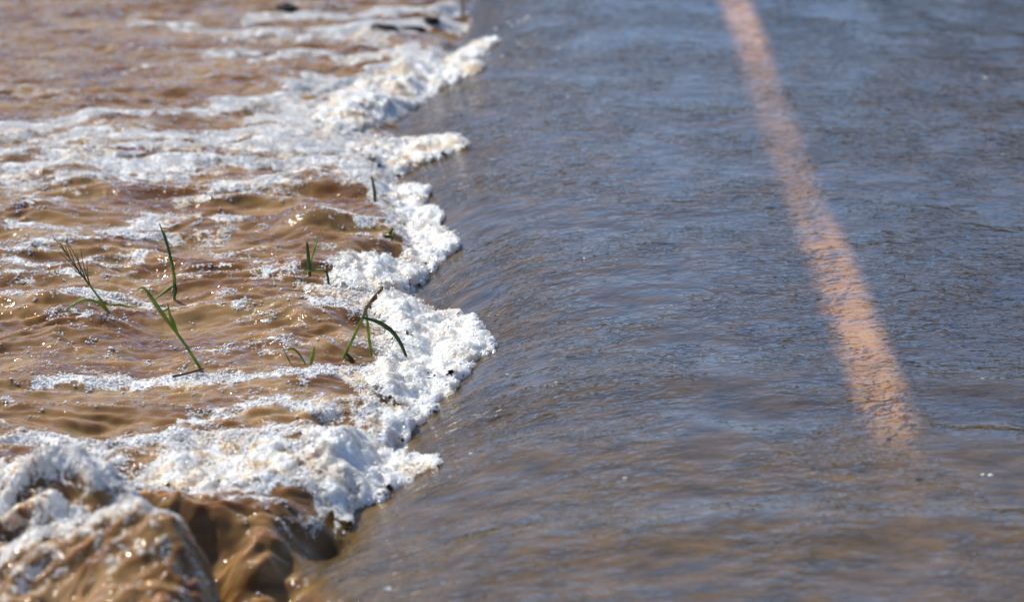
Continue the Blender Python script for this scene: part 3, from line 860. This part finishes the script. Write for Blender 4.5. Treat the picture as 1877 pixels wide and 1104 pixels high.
class Plant:
    def __init__(self, name, label, px, py, cat='grass'):
        p = at(px, py, -0.025)
        for _ in range(3): p = at(px, py, wz(p[0], p[1]))
        self.base = p; self.m = px2m(py)
        self.root = bpy.data.objects.new(name, None); scene.collection.objects.link(self.root)
        self.root.empty_display_size = 0.02
        self.root.location = p
        tag(self.root, label, cat, 'grass plants standing in the churn')
    def pts(self, L, lean=0.0):
        """photo points -> local points; lean moves the tip towards (-) or away from (+) the camera."""
        out = []
        for i, q in enumerate(L):
            off = lean * i / max(1, len(L) - 1) + (q[2] if len(q) > 2 else 0)
            b = self.base + np.array([0, off, 0])
            out.append(up(q[0], q[1], b) - self.base)
        return out
    def blade(self, L, wpx, mat, lean=0.0, name='leaf_blade', **k):
        return ribbon(name, self.pts(L, lean), wpx * 0.85 * self.m, mat, self.root, **k)
    def stem(self, L, w0, w1, mat, lean=0.0, name='stem', parent=None):
        return tube(name, self.pts(L, lean), w0 * self.m / 2, w1 * self.m / 2, mat, parent or self.root)

# 1 feathery grass at the far left
g = Plant('grass_plant', 'wispy grass with an open feathery panicle, leftmost in the brown water', 200, 572)
g.stem([(203, 578), (185, 550), (160, 518), (140, 490), (118, 460), (96, 432)], 5, 1.2, M_GRASS, 0.03)
for L in ([(160, 518), (148, 490), (135, 462), (120, 440)], [(165, 522), (155, 495), (150, 470), (148, 456)], [(158, 515), (138, 490), (118, 470), (107, 463)],
          [(152, 508), (130, 488), (116, 488)], [(163, 520), (160, 495), (159, 480)], [(140, 490), (128, 460), (121, 442)], [(130, 478), (120, 455), (122, 441)],
          [(150, 505), (142, 470), (139, 463)], [(145, 498), (126, 470), (110, 462)], [(122, 465), (112, 448), (108, 440)]):
    g.stem(L, 2.2, 0.9, M_SEED if len(L) == 3 else M_GRASS_D, 0.01, 'panicle_branch')
g.blade([(196, 572), (180, 556), (160, 550), (140, 556), (120, 568), (94, 575)], 6, M_GRASS, -0.02)
g.blade([(200, 560), (215, 558), (235, 562), (255, 562)], 5, M_GRASS, -0.03)
# 2 upright stem
g = Plant('grass_plant', 'tall upright grass stem with a broken tip above the leaning one', 320, 553)
g.stem([(320, 558), (319, 520), (317, 490), (308, 450), (300, 425)], 6, 4, M_GRASS_Y, 0.02)
g.blade([(319, 525), (316, 490), (306, 450), (292, 410)], 7, M_GRASS_D, 0.02, 'leaf_sheath', tip=0.5)
g.blade([(321, 530), (318, 500), (313, 478)], 8, M_GRASS, 0.0, tip=0.3)
g.blade([(318, 523), (302, 535), (280, 552)], 7, M_GRASS, -0.03)
g.blade([(294, 417), (303, 419), (315, 419)], 3, M_GRASS_Y, 0.0)
g.blade([(321, 520), (322, 535), (320, 548)], 6, M_GRASS_D, -0.01)
g.stem([(319, 500), (321, 488), (321, 478)], 1.4, 0.8, M_GRASS_Y, 0.0, 'awn')
# 3 leaning stem
g = Plant('grass_plant', 'long green grass stem leaning left, its tip bent over, beside the twig', 370, 678)
g.stem([(371, 682), (345, 640), (325, 612), (305, 588), (288, 562)], 6, 4.5, M_GRASS, 0.03)
g.blade([(322, 608), (300, 580), (278, 548), (262, 528), (250, 534)], 10, M_GRASS, 0.03, tip=0.15)
g.blade([(326, 614), (316, 590), (310, 575), (307, 556)], 9, M_GRASS, 0.0, tip=0.35)
g.blade([(311, 563), (303, 569), (294, 573)], 4, M_GRASS_D, 0.0)
# 4 short dark blade in the upper foam
g = Plant('grass_plant', 'short dark blade with a bent leaf in the upper ragged foam', 687, 372)
g.blade([(688, 378), (686, 352), (681, 323)], 8, M_GRASS_D, 0.01, tip=0.55)
g.blade([(689, 374), (702, 377), (712, 384), (719, 392)], 4.5, M_GRASS, -0.02)
g.stem([(698, 363), (706, 368), (714, 374)], 2.5, 1.5, M_TWIG, -0.02, 'dry_stalk')
# 5 snapped blades
g = Plant('grass_plant', 'snapped blades, one thin upright and one pale and folded down, left of foam mound', 565, 502)
g.blade([(568, 508), (565, 475), (562, 444)], 9, M_GRASS_D, 0.01, tip=0.6)
g.blade([(564, 502), (574, 465), (588, 420)], 4, M_GRASS, 0.02)
g.blade([(566, 498), (582, 495), (597, 495)], 5, M_GRASS_Y, -0.01, tip=0.8)
g.blade([(597, 494), (601, 510), (603, 530)], 6, M_GRASS_D, -0.01, tip=0.6)
# 6 plant with seed head
g = Plant('grass_plant', 'plant with a brown seed head and a long arching leaf in white foam', 640, 660)
st = g.stem([(626, 665), (645, 625), (660, 595), (668, 575), (676, 555)], 6.5, 4.5, M_GRASS, 0.02)
sh = g.stem([(667, 578), (674, 560), (686, 543), (701, 526)], 7, 2, M_SEED, 0.0, 'seed_head')
spk = []
for i in range(46):
    u = rng.random()
    p = np.array([668 + 33 * u, 572 - 44 * u]) + rng.normal(0, 2.6 * (1.15 - u), 2)
    spk.append(up(p[0], p[1], g.base + np.array([0, 0.02 * 0 + rng.normal(0, 0.003), 0])) - g.base)
b = balls('spikelet_cluster', np.array(spk), (1.3 + 1.7 * rng.random(46)) * g.m, M_SEED, sh, 1.3); b['kind'] = 'stuff'
g.stem([(671, 562), (679, 556), (689, 549)], 3.5, 2, M_SEED, 0.0, 'seed_spike')
g.blade([(681, 655), (677, 625), (673, 590), (671, 560)], 7, M_GRASS, 0.0, tip=0.5)
g.blade([(664, 583), (690, 590), (715, 605), (733, 628), (745, 655)], 10, M_GRASS_D, -0.03, tip=0.55)
g.blade([(634, 648), (641, 656), (650, 664)], 8, M_GRASS_D, -0.01, tip=0.5)
# 7 small trio
g = Plant('grass_plant', 'three small green blades just left of the seed head plant', 560, 668)
g.blade([(534, 670), (524, 650), (514, 630)], 3.5, M_GRASS, 0.01)
g.blade([(520, 642), (537, 640), (550, 652), (561, 670)], 5, M_GRASS, -0.01, tip=0.5)
g.blade([(569, 670), (573, 652), (576, 636)], 8, M_GRASS, 0.0, tip=0.5)
g.blade([(509, 672), (517, 670), (526, 671)], 4, M_GRASS_D, -0.01)
# 8 drowned tuft
g = Plant('grass_plant', 'drowned dark tuft behind the foam mound, half under brown water', 715, 440)
g.blade([(705, 442), (712, 432), (720, 418)], 9, M_GRASS_D, 0.0, tip=0.6)
g.blade([(712, 446), (718, 436), (724, 422)], 6, M_GRASS_Y, 0.0)
g.blade([(700, 436), (712, 432), (722, 438)], 8, M_GRASS_D, -0.02, tip=0.5)

# twig lying at the foot of the leaning stem
p = at(345, 684, -0.02); p = at(345, 684, wz(p[0], p[1]))
tw = tube('twig', [at(316, 691, p[2] + 0.004) - p, at(345, 685, p[2] + 0.008) - p, at(374, 676, p[2] + 0.012) - p], 0.0028, 0.0016, M_TWIG, None)
tw.location = p
tag(tw, 'dark brown twig lying on the water at the foot of the leaning stem', 'twig')
print('water verts', nx, ny, 'line x', LX0, LX1)
